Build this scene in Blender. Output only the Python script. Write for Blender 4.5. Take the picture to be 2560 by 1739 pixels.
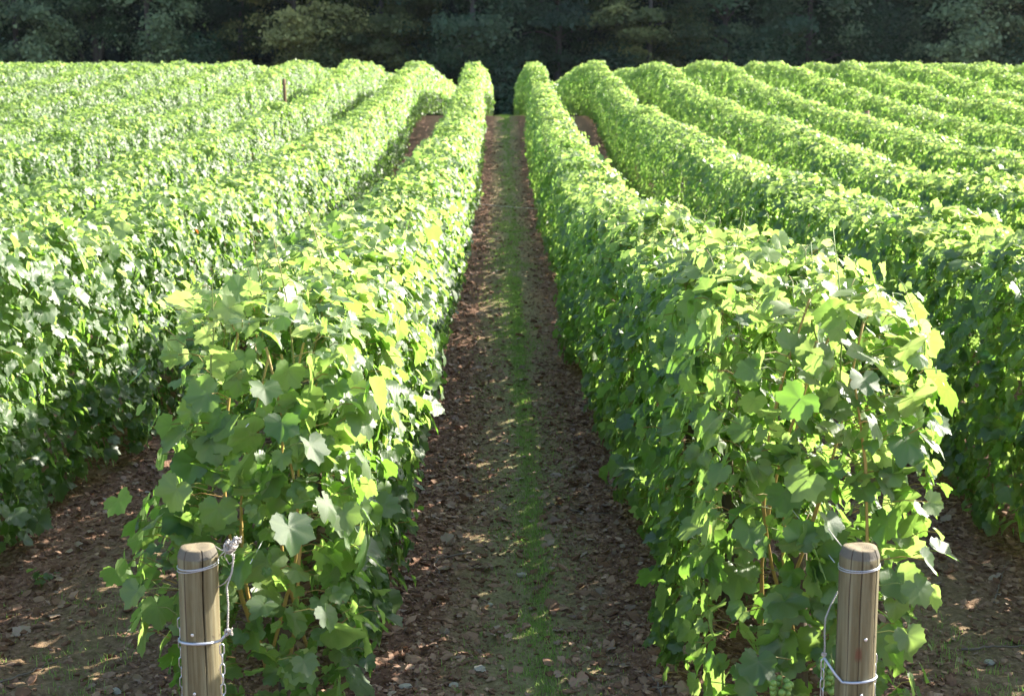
import bpy, bmesh, math, random
import numpy as np
from mathutils import Vector

# ------------------------------------------------------------------ scene, camera, light
for o in list(bpy.data.objects):
    bpy.data.objects.remove(o)
sc = bpy.context.scene
R = math.radians
S = 1.30                      # row spacing in metres
CAM_Z = 1.43

cam_d = bpy.data.cameras.new("camera")
cam = bpy.data.objects.new("camera", cam_d)
sc.collection.objects.link(cam)
cam.location = (-0.05, 0.0, CAM_Z)
cam.rotation_euler = (R(90 - 8.52), 0.0, R(-0.42))
cam_d.sensor_width = 36.0
cam_d.lens = 46.5
cam_d.clip_start = 0.05
cam_d.clip_end = 2000.0
cam_d.dof.use_dof = True
cam_d.dof.focus_distance = 3.6
cam_d.dof.aperture_fstop = 8.0
sc.camera = cam

SUN_AZ, SUN_EL = 61.0, 30.0   # azimuth clockwise from +Y (view direction)
world = bpy.data.worlds.new("World")
sc.world = world
world.use_nodes = True
wnt = world.node_tree
wnt.nodes.clear()
w_out = wnt.nodes.new("ShaderNodeOutputWorld")
w_bg = wnt.nodes.new("ShaderNodeBackground")
w_sky = wnt.nodes.new("ShaderNodeTexSky")
w_sky.sky_type = 'NISHITA'
w_sky.sun_disc = False
w_sky.sun_elevation = R(SUN_EL)
w_sky.sun_rotation = R(SUN_AZ)
w_sky.air_density = 1.0
w_sky.dust_density = 1.5
w_bg.inputs['Strength'].default_value = 0.125
wnt.links.new(w_sky.outputs[0], w_bg.inputs['Color'])
wnt.links.new(w_bg.outputs[0], w_out.inputs['Surface'])

sun_d = bpy.data.lights.new("sun", 'SUN')
sun_d.energy = 5.0
sun_d.angle = R(0.5)
sun_d.color = (1.0, 0.95, 0.84)
sun = bpy.data.objects.new("sun", sun_d)
sc.collection.objects.link(sun)
to_sun = Vector((math.sin(R(SUN_AZ)) * math.cos(R(SUN_EL)),
                 math.cos(R(SUN_AZ)) * math.cos(R(SUN_EL)), math.sin(R(SUN_EL))))
sun.rotation_euler = to_sun.to_track_quat('Z', 'Y').to_euler()
sun.location = to_sun * 60

sc.view_settings.view_transform = 'Standard'
sc.view_settings.look = 'None'
sc.view_settings.exposure = 1.88
sc.view_settings.gamma = 1.0
sc.view_settings.use_curve_mapping = False
sc.render.engine = 'CYCLES'
sc.cycles.max_bounces = 9
sc.cycles.diffuse_bounces = 7
sc.cycles.glossy_bounces = 2
sc.cycles.transmission_bounces = 4
sc.cycles.transparent_max_bounces = 4
sc.cycles.sample_clamp_indirect = 6.0
sc.cycles.use_denoising = True

rng = np.random.default_rng(11)
random.seed(11)

# ------------------------------------------------------------------ helpers
def tag(o, label=None, cat=None, group=None, kind=None):
    if label: o["label"] = label
    if cat: o["category"] = cat
    if group: o["group"] = group
    if kind: o["kind"] = kind
    return o

def empty(name, loc, label, cat, group=None):
    o = bpy.data.objects.new(name, None)
    sc.collection.objects.link(o)
    o.location = loc
    o.empty_display_size = 0.1
    return tag(o, label, cat, group)

class MB:
    """Collects numpy geometry and builds one mesh object."""
    def __init__(self):
        self.v, self.l, self.s, self.m, self.sm = [], [], [], [], []
        self.at = {}
        self.n = 0
    def add(self, verts, loops, sizes, mat=0, smooth=True, **attrs):
        verts = np.asarray(verts, dtype=np.float32).reshape(-1, 3)
        self.v.append(verts)
        self.l.append(np.asarray(loops, dtype=np.int64) + self.n)
        sizes = np.asarray(sizes, dtype=np.int32)
        self.s.append(sizes)
        self.m.append(np.full(len(sizes), mat, dtype=np.int32))
        self.sm.append(np.full(len(sizes), smooth, dtype=bool))
        for k, val in attrs.items():
            self.at.setdefault(k, []).append((self.n, np.broadcast_to(np.asarray(val, dtype=np.float32), (len(verts),))))
        self.n += len(verts)
    def add_faces(self, verts, faces, mat=0, smooth=True, **attrs):
        loops = [i for f in faces for i in f]
        self.add(verts, loops, [len(f) for f in faces], mat, smooth, **attrs)
    def tube(self, pts, radii, seg=6, mat=0, cap=True, **attrs):
        pts = np.asarray(pts, dtype=float)
        n = len(pts)
        radii = np.broadcast_to(np.asarray(radii, dtype=float), (n,))
        t = np.gradient(pts, axis=0)
        t /= np.linalg.norm(t, axis=1, keepdims=True) + 1e-9
        up = np.array([0.0, 0.0, 1.0]) if abs(t[0, 2]) < 0.9 else np.array([1.0, 0.0, 0.0])
        ring = []
        a = np.linspace(0, 2 * math.pi, seg, endpoint=False)
        u = np.cross(up, t[0]); u /= np.linalg.norm(u) + 1e-9
        for i in range(n):
            u = u - t[i] * np.dot(u, t[i]); u /= np.linalg.norm(u) + 1e-9
            w = np.cross(t[i], u)
            ring.append(pts[i] + radii[i] * (np.outer(np.cos(a), u) + np.outer(np.sin(a), w)))
        V = np.concatenate(ring)
        F = []
        for i in range(n - 1):
            for j in range(seg):
                k = (j + 1) % seg
                F.append((i * seg + j, i * seg + k, (i + 1) * seg + k, (i + 1) * seg + j))
        if cap:
            F.append(tuple(reversed(range(seg))))
            F.append(tuple((n - 1) * seg + j for j in range(seg)))
        self.add_faces(V, F, mat, True, **attrs)
    def build(self, name, mats, parent=None):
        me = bpy.data.meshes.new(name)
        V = np.concatenate(self.v); L = np.concatenate(self.l); Z = np.concatenate(self.s)
        me.vertices.add(len(V)); me.loops.add(len(L)); me.polygons.add(len(Z))
        me.vertices.foreach_set("co", V.ravel())
        me.loops.foreach_set("vertex_index", L.astype(np.int32))
        starts = np.zeros(len(Z), dtype=np.int32); starts[1:] = np.cumsum(Z)[:-1]
        me.polygons.foreach_set("loop_start", starts)
        me.polygons.foreach_set("loop_total", Z)
        me.polygons.foreach_set("material_index", np.concatenate(self.m))
        me.polygons.foreach_set("use_smooth", np.concatenate(self.sm))
        for k, parts in self.at.items():
            arr = np.zeros(len(V), dtype=np.float32)
            for st, val in parts:
                arr[st:st + len(val)] = val
            me.attributes.new(k, 'FLOAT', 'POINT').data.foreach_set("value", arr)
        me.update(calc_edges=True)
        me.validate()
        for m in (mats if isinstance(mats, (list, tuple)) else [mats]):
            me.materials.append(m)
        o = bpy.data.objects.new(name, me)
        sc.collection.objects.link(o)
        if parent is not None:
            o.parent = parent
            o.matrix_parent_inverse.identity()
            o.location = -Vector(parent.location)      # geometry is written in world coordinates
        return o

def vnoise(x, y, seed=0):
    """smooth value noise, vectorised"""
    r = np.random.default_rng(seed).random((256, 256))
    xi = np.floor(x).astype(int); yi = np.floor(y).astype(int)
    fx = x - xi; fy = y - yi
    fx = fx * fx * (3 - 2 * fx); fy = fy * fy * (3 - 2 * fy)
    a = r[xi & 255, yi & 255]; b = r[(xi + 1) & 255, yi & 255]
    c = r[xi & 255, (yi + 1) & 255]; d = r[(xi + 1) & 255, (yi + 1) & 255]
    return (a * (1 - fx) + b * fx) * (1 - fy) + (c * (1 - fx) + d * fx) * fy - 0.5

def fbm(x, y, seed=0, octv=3):
    t = 0; a = 1.0
    for i in range(octv):
        t = t + a * vnoise(x * 2 ** i, y * 2 ** i, seed + i); a *= 0.5
    return t

# ground height along the slope (rises, then rolls over a crest at ~30 m)
PY = np.array([-30, 0, 5.5, 7.5, 9.3, 12, 16, 21, 25, 28, 30.5, 36, 44, 54, 64, 90, 150, 400])
PZ = np.array([0.0, 0, 0.0, 0.02, 0.085, 0.27, 0.55, 1.02, 1.55, 2.00, 2.17, 2.32, 2.50, 2.70, 2.85, 3.1, 3.4, 4.0])
def _pchip():
    h = np.diff(PY); d = np.diff(PZ) / h
    m = np.zeros(len(PY))
    for i in range(1, len(PY) - 1):
        if d[i - 1] * d[i] > 0:
            w1 = 2 * h[i] + h[i - 1]; w2 = h[i] + 2 * h[i - 1]
            m[i] = (w1 + w2) / (w1 / d[i - 1] + w2 / d[i])
    return m
PM = _pchip()
def prof(y):
    y = np.clip(np.asarray(y, dtype=float), PY[0], PY[-1] - 1e-6)
    i = np.clip(np.searchsorted(PY, y, side='right') - 1, 0, len(PY) - 2)
    h = PY[i + 1] - PY[i]; t = (y - PY[i]) / h
    return ((2 * t**3 - 3 * t**2 + 1) * PZ[i] + (t**3 - 2 * t**2 + t) * h * PM[i]
            + (-2 * t**3 + 3 * t**2) * PZ[i + 1] + (t**3 - t**2) * h * PM[i + 1])
def gz(x, y):
    x = np.asarray(x, dtype=float); y = np.asarray(y, dtype=float)
    near = np.clip((40 - y) / 30, 0.15, 1)
    return prof(y) + near * (0.035 * fbm(x * 2.2, y * 2.2, 3) + 0.024 * fbm(x * 9, y * 9, 7) + 0.012 * fbm(x * 28, y * 28, 9, 2))

# ------------------------------------------------------------------ materials
def new_mat(name):
    m = bpy.data.materials.new(name); m.use_nodes = True
    m.node_tree.nodes.clear()
    return m, m.node_tree

def N(nt, t, **kw):
    n = nt.nodes.new(t)
    for k, v in kw.items():
        if k in n.inputs.keys() if isinstance(k, str) and hasattr(n.inputs, 'keys') else False:
            n.inputs[k].default_value = v
        else:
            setattr(n, k, v)
    return n

def ramp(nt, fac, stops):
    r = nt.nodes.new("ShaderNodeValToRGB")
    e = r.color_ramp.elements
    while len(e) > 1: e.remove(e[-1])
    e[0].position = stops[0][0]; e[0].color = (*stops[0][1], 1)
    for p, c in stops[1:]:
        k = e.new(p); k.color = (*c, 1)
    if fac is not None: nt.links.new(fac, r.inputs[0])
    return r.outputs[0]

def mixc(nt, fac, a, b, mode='MIX'):
    n = nt.nodes.new("ShaderNodeMix"); n.data_type = 'RGBA'; n.blend_type = mode
    for sock, val in ((n.inputs[0], fac), (n.inputs[6], a), (n.inputs[7], b)):
        if isinstance(val, bpy.types.NodeSocket): nt.links.new(val, sock)
        elif isinstance(val, tuple): sock.default_value = (*val, 1)
        else: sock.default_value = val
    return n.outputs[2]

def mth(nt, op, a, b=0.0, clamp=False):
    n = nt.nodes.new("ShaderNodeMath"); n.operation = op; n.use_clamp = clamp
    for sock, val in ((n.inputs[0], a), (n.inputs[1], b)):
        if isinstance(val, bpy.types.NodeSocket): nt.links.new(val, sock)
        else: sock.default_value = val
    return n.outputs[0]

def attr(nt, name):
    n = nt.nodes.new("ShaderNodeAttribute"); n.attribute_name = name
    return n.outputs['Fac']

def noise(nt, scale, detail=4, rough=0.6, vec=None):
    n = nt.nodes.new("ShaderNodeTexNoise")
    n.inputs['Scale'].default_value = scale; n.inputs['Detail'].default_value = detail
    n.inputs['Roughness'].default_value = rough
    if vec is not None: nt.links.new(vec, n.inputs['Vector'])
    return n.outputs['Fac']

def leaf_material(name, dark, mid, young, under, trans_a, trans_b, t_fac=0.5, rough=0.42, spec=0.5, rust=True, vein_on=True):
    m, nt = new_mat(name)
    tint = attr(nt, "tint"); yng = attr(nt, "young")
    geo = nt.nodes.new("ShaderNodeNewGeometry")
    nz = noise(nt, 55.0, 3)
    tint2 = mth(nt, 'ADD', tint, mth(nt, 'MULTIPLY', mth(nt, 'SUBTRACT', nz, 0.5), 0.5), True)
    base = mixc(nt, tint2, dark, mid)
    base = mixc(nt, yng, base, young)
    base = mixc(nt, mth(nt, 'MULTIPLY', geo.outputs['Backfacing'], 0.85), base, under)
    tr = mixc(nt, mth(nt, 'MAXIMUM', yng, mth(nt, 'MULTIPLY', mth(nt, 'POWER', tint2, 1.6), 0.62)), trans_a, trans_b)
    if vein_on:
        v = mth(nt, 'POWER', attr(nt, "vein"), 4.5)
        base = mixc(nt, mth(nt, 'MULTIPLY', v, 0.7), base, (0.20, 0.27, 0.10))
        tr = mixc(nt, mth(nt, 'MULTIPLY', v, 0.4), tr, (0.10, 0.16, 0.03))
    if rust:
        rs = mth(nt, 'GREATER_THAN', attr(nt, "rust"), 0.5)
        base = mixc(nt, rs, base, (0.28, 0.12, 0.04)); tr = mixc(nt, rs, tr, (0.30, 0.10, 0.02))
    d = nt.nodes.new("ShaderNodeBsdfDiffuse"); nt.links.new(base, d.inputs[0])
    t = nt.nodes.new("ShaderNodeBsdfTranslucent"); nt.links.new(tr, t.inputs[0])
    mx = nt.nodes.new("ShaderNodeMixShader"); mx.inputs[0].default_value = t_fac
    nt.links.new(d.outputs[0], mx.inputs[1]); nt.links.new(t.outputs[0], mx.inputs[2])
    g = nt.nodes.new("ShaderNodeBsdfGlossy"); g.inputs['Roughness'].default_value = rough
    g.inputs['Color'].default_value = (1.0, 1.0, 0.96, 1)
    bump = nt.nodes.new("ShaderNodeBump"); bump.inputs['Strength'].default_value = 0.25
    bump.inputs['Distance'].default_value = 0.004
    nt.links.new(noise(nt, 160.0, 2), bump.inputs['Height'])
    nt.links.new(bump.outputs[0], g.inputs['Normal']); nt.links.new(bump.outputs[0], d.inputs['Normal'])
    lw = nt.nodes.new("ShaderNodeLayerWeight"); lw.inputs['Blend'].default_value = 0.32
    topside = mth(nt, 'SUBTRACT', 1.0, mth(nt, 'MULTIPLY', geo.outputs['Backfacing'], 0.75))
    fr = mth(nt, 'MULTIPLY', mth(nt, 'ADD', mth(nt, 'MULTIPLY', lw.outputs['Fresnel'], 0.34), 0.045), mth(nt, 'MULTIPLY', topside, spec * 2), True)
    mg = nt.nodes.new("ShaderNodeMixShader")
    nt.links.new(fr, mg.inputs[0]); nt.links.new(mx.outputs[0], mg.inputs[1]); nt.links.new(g.outputs[0], mg.inputs[2])
    out = nt.nodes.new("ShaderNodeOutputMaterial"); nt.links.new(mg.outputs[0], out.inputs[0])
    return m

M_LEAF = leaf_material("vine_leaf", (0.017, 0.054, 0.016), (0.050, 0.110, 0.026), (0.18, 0.25, 0.08), (0.11, 0.165, 0.055),
                       (0.20, 0.42, 0.040), (0.58, 0.71, 0.21), t_fac=0.57, rough=0.47, spec=0.31)
M_LITTER = leaf_material("dead_leaf", (0.14, 0.072, 0.048), (0.34, 0.195, 0.135), (0.46, 0.35, 0.27), (0.30, 0.18, 0.13),
                         (0.16, 0.07, 0.03), (0.22, 0.10, 0.04), t_fac=0.15, rough=0.55, spec=0.3, rust=False)

def simple(name, col_fn, rough=0.7, metal=0.0, bump=None, spec=0.4):
    m, nt = new_mat(name)
    p = nt.nodes.new("ShaderNodeBsdfPrincipled")
    c = col_fn(nt)
    if isinstance(c, tuple): p.inputs['Base Color'].default_value = (*c, 1)
    else: nt.links.new(c, p.inputs['Base Color'])
    p.inputs['Roughness'].default_value = rough; p.inputs['Metallic'].default_value = metal
    p.inputs['Specular IOR Level'].default_value = spec
    if bump:
        b = nt.nodes.new("ShaderNodeBump"); b.inputs['Strength'].default_value = bump[1]; b.inputs['Distance'].default_value = bump[2]
        nt.links.new(bump[0](nt), b.inputs['Height']); nt.links.new(b.outputs[0], p.inputs['Normal'])
    out = nt.nodes.new("ShaderNodeOutputMaterial"); nt.links.new(p.outputs[0], out.inputs[0])
    return m

def coords(nt, scale=(1, 1, 1)):
    tc = nt.nodes.new("ShaderNodeTexCoord"); mp = nt.nodes.new("ShaderNodeMapping")
    mp.inputs['Scale'].default_value = scale
    nt.links.new(tc.outputs['Object'], mp.inputs['Vector'])
    return mp.outputs[0]

def stem_col(nt):
    return mixc(nt, attr(nt, "tint"), (0.17, 0.24, 0.06), (0.30, 0.17, 0.055))
M_STEM = simple("vine_stem", stem_col, 0.55)
M_CANE = simple("ripe_cane", lambda nt: mixc(nt, noise(nt, 1.0, 5, 0.6, coords(nt, (90, 90, 14))), (0.30, 0.17, 0.045), (0.45, 0.33, 0.10)), 0.6)
M_BARK = simple("vine_bark", lambda nt: mixc(nt, noise(nt, 1.0, 6, 0.7, coords(nt, (60, 60, 10))), (0.05, 0.035, 0.025), (0.17, 0.12, 0.085)), 0.9,
                bump=(lambda nt: noise(nt, 1.0, 4, 0.7, coords(nt, (90, 90, 14))), 0.8, 0.01))
M_WIRE = simple("galvanised_wire", lambda nt: mixc(nt, noise(nt, 60, 3), (0.42, 0.43, 0.46), (0.62, 0.63, 0.66)), 0.38, 0.75)
M_RING = simple("coated_ring", lambda nt: mixc(nt, noise(nt, 80, 3), (0.36, 0.38, 0.43), (0.52, 0.54, 0.60)), 0.35, 0.45)
M_OLDWIRE = simple("weathered_wire", lambda nt: mixc(nt, noise(nt, 90, 3), (0.30, 0.26, 0.22), (0.62, 0.58, 0.54)), 0.5, 0.4)
M_NAIL = simple("zinc_nail", lambda nt: (0.75, 0.75, 0.76), 0.3, 0.6)
M_GRAPE = simple("green_grape", lambda nt: mixc(nt, noise(nt, 40, 2), (0.13, 0.24, 0.045), (0.24, 0.36, 0.09)), 0.35)
M_STRING = simple("pale_string", lambda nt: (0.62, 0.58, 0.52), 0.6)
M_STAKE = simple("rusty_stake", lambda nt: mixc(nt, noise(nt, 25, 4), (0.15, 0.075, 0.035), (0.26, 0.15, 0.075)), 0.8)
M_TWIG = simple("dry_twig", lambda nt: mixc(nt, noise(nt, 70, 4), (0.10, 0.075, 0.06), (0.25, 0.20, 0.165)), 0.85)
M_CLOD = simple("soil_clod", lambda nt: mixc(nt, mth(nt, 'MULTIPLY', attr(nt, "tint"), 1.0), mixc(nt, noise(nt, 90, 4), (0.10, 0.051, 0.031), (0.21, 0.113, 0.069)),
                mixc(nt, noise(nt, 70, 4), (0.38, 0.22, 0.145), (0.58, 0.41, 0.30))), 0.95,
                bump=(lambda nt: noise(nt, 140, 4), 0.7, 0.006), spec=0.2)
M_STONE = simple("limestone", lambda nt: mixc(nt, noise(nt, 40, 5), (0.30, 0.25, 0.20), (0.52, 0.47, 0.41)), 0.9,
                 bump=(lambda nt: noise(nt, 120, 4), 0.5, 0.005))

def grass_col(nt):
    return mixc(nt, attr(nt, "tint"), (0.23, 0.34, 0.08), (0.42, 0.49, 0.18))
def grass_mat():
    m, nt = new_mat("grass_blade")
    c = grass_col(nt)
    d = nt.nodes.new("ShaderNodeBsdfDiffuse"); nt.links.new(c, d.inputs[0])
    t = nt.nodes.new("ShaderNodeBsdfTranslucent")
    nt.links.new(mixc(nt, attr(nt, "tint"), (0.18, 0.40, 0.06), (0.34, 0.46, 0.12)), t.inputs[0])
    mx = nt.nodes.new("ShaderNodeMixShader"); mx.inputs[0].default_value = 0.4
    nt.links.new(d.outputs[0], mx.inputs[1]); nt.links.new(t.outputs[0], mx.inputs[2])
    out = nt.nodes.new("ShaderNodeOutputMaterial"); nt.links.new(mx.outputs[0], out.inputs[0])
    return m
M_GRASS = grass_mat()

def ground_mat():
    m, nt = new_mat("vineyard_soil")
    tc = nt.nodes.new("ShaderNodeTexCoord"); sep = nt.nodes.new("ShaderNodeSeparateXYZ")
    nt.links.new(tc.outputs['Object'], sep.inputs[0])
    X, Y = sep.outputs[0], sep.outputs[1]
    n1 = noise(nt, 7, 6, 0.65, tc.outputs['Object']); n2 = noise(nt, 45, 5, 0.7, tc.outputs['Object']); n3 = noise(nt, 1.3, 4, 0.6, tc.outputs['Object'])
    soil = ramp(nt, n2, [(0.30, (0.085, 0.045, 0.028)), (0.44, (0.18, 0.10, 0.066)), (0.57, (0.33, 0.195, 0.137)), (0.72, (0.50, 0.33, 0.245))])
    soil = mixc(nt, mth(nt, 'MULTIPLY', n1, 0.6), soil, (0.205, 0.112, 0.068))
    # grass / moss growing along the middle of every alley
    fx = mth(nt, 'ABSOLUTE', mth(nt, 'SUBTRACT', mth(nt, 'FRACT', mth(nt, 'ADD', mth(nt, 'DIVIDE', mth(nt, 'SUBTRACT', X, 0.03), S), 0.5)), 0.5))
    strip = mth(nt, 'SUBTRACT', 1.0, mth(nt, 'DIVIDE', fx, 0.21), True)
    strip = mth(nt, 'POWER', strip, 0.6)
    moss = mth(nt, 'MULTIPLY', strip, mth(nt, 'MULTIPLY', mth(nt, 'SUBTRACT', mth(nt, 'ADD', mth(nt, 'MULTIPLY', n1, 1.3), mth(nt, 'MULTIPLY', n2, 1.2)), 0.62), 1.5, True), True)
    moss = mth(nt, 'MULTIPLY', moss, mth(nt, 'SUBTRACT', 1.0, mth(nt, 'MULTIPLY', mth(nt, 'GREATER_THAN', mth(nt, 'ABSOLUTE', X), S / 2), 0.6)))
    col = mixc(nt, mth(nt, 'MULTIPLY', moss, 0.75), soil, mixc(nt, n2, (0.20, 0.23, 0.085), (0.40, 0.37, 0.20)))
    # headland beyond the rows: dry mown grass, then wood floor
    hl = mth(nt, 'DIVIDE', mth(nt, 'SUBTRACT', Y, 53.3), 0.6, True)
    col = mixc(nt, hl, col, mixc(nt, n3, (0.20, 0.23, 0.09), (0.32, 0.30, 0.17)))
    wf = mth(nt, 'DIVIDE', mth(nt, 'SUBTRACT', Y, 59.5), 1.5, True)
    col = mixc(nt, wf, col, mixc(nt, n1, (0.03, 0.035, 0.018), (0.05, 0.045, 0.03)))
    p = nt.nodes.new("ShaderNodeBsdfPrincipled"); nt.links.new(col, p.inputs['Base Color'])
    p.inputs['Roughness'].default_value = 0.95; p.inputs['Specular IOR Level'].default_value = 0.125
    b = nt.nodes.new("ShaderNodeBump"); b.inputs['Strength'].default_value = 0.9; b.inputs['Distance'].default_value = 0.02
    nt.links.new(noise(nt, 60, 6, 0.7, tc.outputs['Object']), b.inputs['Height']); nt.links.new(b.outputs[0], p.inputs['Normal'])
    out = nt.nodes.new("ShaderNodeOutputMaterial"); nt.links.new(p.outputs[0], out.inputs[0])
    return m

# ------------------------------------------------------------------ ground
def make_ground():
    xs = np.concatenate([[-400, -200, -100, -50, -30, -20], np.arange(-14, -2.4, 0.2), np.arange(-2.4, 2.4, 0.02), np.arange(2.4, 14.1, 0.2), [20, 30, 50, 100, 200, 400]])
    ys = np.concatenate([[-30, -15, -5, 0, 1.0], np.arange(1.6, 9, 0.02), np.arange(9, 20, 0.06), np.arange(20, 64, 0.25), [66, 70, 80, 100, 150, 250, 399]])
    gx, gy = np.meshgrid(xs, ys)
    g = gz(gx, gy)
    nx, ny = len(xs), len(ys)
    V = np.stack([gx.ravel(), gy.ravel(), g.ravel()], 1)
    i = np.arange(nx * ny).reshape(ny, nx)
    F = np.stack([i[:-1, :-1], i[:-1, 1:], i[1:, 1:], i[1:, :-1]], -1).reshape(-1, 4)
    mb = MB(); mb.add(V, F.ravel(), np.full(len(F), 4))
    tag(mb.build("ground", ground_mat()), kind="structure")
make_ground()

# ------------------------------------------------------------------ leaf templates
def leaf_r(th):
    """outline radius of a vine leaf, petiole at the origin, th measured from the tip (radians)"""
    a = np.abs(np.degrees(th))
    return np.interp(a, [0, 14, 28, 44, 54, 66, 80, 98, 112, 130, 150, 165, 180],
                     [1.0, 0.86, 0.74, 0.86, 0.93, 0.82, 0.71, 0.80, 0.76, 0.66, 0.56, 0.38, 0.10])
def veinness(th):
    a = np.degrees(th)
    d = np.min(np.abs(a[:, None] - np.array([0, 52, -52, 103, -103])[None]), axis=1)
    return np.clip(1 - d / 22.0, 0, 1)

def near_template(r):
    n = 36
    th = np.linspace(-math.pi, math.pi, n, endpoint=False) + math.pi / n
    out = leaf_r(th) * (1 + r.normal(0, 0.035, n))
    out *= np.where(np.arange(n) % 2 == 0, 1.055, 0.945)
    vn = veinness(th)
    fold, droop, side, wave, ph = r.uniform(0.0, 0.30), r.uniform(-0.05, 0.38), r.uniform(-0.12, 0.28), r.uniform(0.02, 0.11), r.uniform(0, 6.28)
    V = [[0, 0, 0]]; vein = [1.0]
    for f in (0.33, 0.68, 1.0):
        x = np.sin(th) * out * f; y = np.cos(th) * out * f
        z = fold * np.abs(x) - droop * np.where(y > 0, y * y, 0.4 * y * y) - side * x * x
        z += wave * f * f * np.sin(3 * th + ph) + 0.022 * (1 - vn) * f + 0.03 * f * np.sin(5 * th + 2 * ph) * f
        V += np.stack([x, y, z], 1).tolist(); vein += (vn if f < 1 else vn * 0.9).tolist()
    F = []
    for j in range(n):
        k = (j + 1) % n
        F.append((0, 1 + k, 1 + j))
        F.append((1 + j, 1 + k, 1 + n + k, 1 + n + j))
        F.append((1 + n + j, 1 + n + k, 1 + 2 * n + k, 1 + 2 * n + j))
    # flip so that +z is the upper face
    F = [tuple(reversed(f)) if False else f for f in F]
    return np.array(V), F, np.array(vein)

def mid_template(r):
    a = np.radians([0, 27, 52, 77, 102, 140, 172, -172, -140, -102, -77, -52, -27])
    out = leaf_r(a) * (1 + r.normal(0, 0.05, len(a)))
    fold, droop, side = r.uniform(0.0, 0.35), r.uniform(-0.05, 0.4), r.uniform(-0.1, 0.3)
    x = np.sin(a) * out; y = np.cos(a) * out
    z = fold * np.abs(x) - droop * np.where(y > 0, y * y, 0.4 * y * y) - side * x * x + r.normal(0, 0.05, len(a))
    V = np.concatenate([[[0, 0, 0]], np.stack([x, y, z], 1)])
    n = len(a)
    F = [(0, 1 + (j + 1) % n, 1 + j) for j in range(n)]
    return V, F, np.concatenate([[0.6], veinness(a) * 0.6])

def far_template(r):
    a = np.radians([0, 58, 125, 180, -125, -58])
    out = np.array([1.0, 0.92, 0.72, 0.25, 0.72, 0.92]) * (1 + r.normal(0, 0.07, 6))
    fold, droop = r.uniform(0.0, 0.4), r.uniform(0.0, 0.4)
    x = np.sin(a) * out; y = np.cos(a) * out
    z = fold * np.abs(x) - droop * y * y
    V = np.stack([x, y, z], 1)
    return V, [(3, 2, 1, 0), (0, 5, 4, 3)], np.zeros(6)

tr = np.random.default_rng(5)
def pack(t):
    V, F, vn = t
    # make the mean normal point to +z
    s = 0
    for f in F:
        a, b, c = V[f[0]], V[f[1]], V[f[2]]
        s += np.cross(b - a, c - a)[2]
    if s < 0: F = [tuple(reversed(f)) for f in F]
    return V, np.array([i for f in F for i in f]), np.array([len(f) for f in F]), vn
T_NEAR = [pack(near_template(tr)) for _ in range(20)]
T_MID = [pack(mid_template(tr)) for _ in range(16)]
T_FAR = [pack(far_template(tr)) for _ in range(12)]

def frames(normal, tip):
    """rotation matrices with columns x, y(tip), z(normal)"""
    nrm = normal / (np.linalg.norm(normal, axis=1, keepdims=True) + 1e-9)
    t = tip - nrm * np.sum(tip * nrm, axis=1, keepdims=True)
    t /= np.linalg.norm(t, axis=1, keepdims=True) + 1e-9
    x = np.cross(t, nrm)
    return np.stack([x, t, nrm], axis=2)

def put_leaves(mb, temps, P, Rm, L, tint, young, rust, r, mat=0):
    which = r.integers(0, len(temps), len(P))
    for k, (V, loops, sizes, vn) in enumerate(temps):
        idx = np.nonzero(which == k)[0]
        if not len(idx): continue
        W = np.einsum('nij,vj->nvi', Rm[idx], V) * L[idx][:, None, None] + P[idx][:, None, :]
        nv = len(V)
        lo = (loops[None, :] + (np.arange(len(idx)) * nv)[:, None]).ravel()
        mb.add(W.reshape(-1, 3), lo, np.tile(sizes, len(idx)), mat, True,
               tint=np.repeat(tint[idx], nv), young=np.repeat(young[idx], nv), rust=np.repeat(rust[idx], nv), vein=np.tile(vn, len(idx)))

def put_petioles(mb, P, Q, rad, r, mat=1):
    """thin three-sided stalks from P to Q"""
    n = len(P)
    d = Q - P
    d /= np.linalg.norm(d, axis=1, keepdims=True) + 1e-9
    u = np.cross(d, np.array([0.3, 0.5, 0.8])); u /= np.linalg.norm(u, axis=1, keepdims=True) + 1e-9
    w = np.cross(d, u)
    ring = []
    for a in (0, 2.094, 4.189):
        ring.append(u * math.cos(a) + w * math.sin(a))
    ring = np.stack(ring, 1) * rad
    M = (P + Q) / 2; M[:, 2] += 0.008
    V = np.concatenate([P[:, None] + ring, M[:, None] + ring, Q[:, None] + ring], axis=1)
    q = []
    for s in (0, 3):
        for j in range(3):
            k = (j + 1) % 3
            q += [s + j, s + k, s + 3 + k, s + 3 + j]
    q = np.array(q)
    lo = (q[None] + (np.arange(n) * 9)[:, None]).ravel()
    tint = np.repeat(r.random(n), 9)
    mb.add(V.reshape(-1, 3), lo, np.full(n * 6, 4), mat, True, tint=tint)

# ------------------------------------------------------------------ vine rows
ROW_Y0, ROW_Y1 = 2.80, 53.2
HEDGE_H = 1.10

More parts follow.
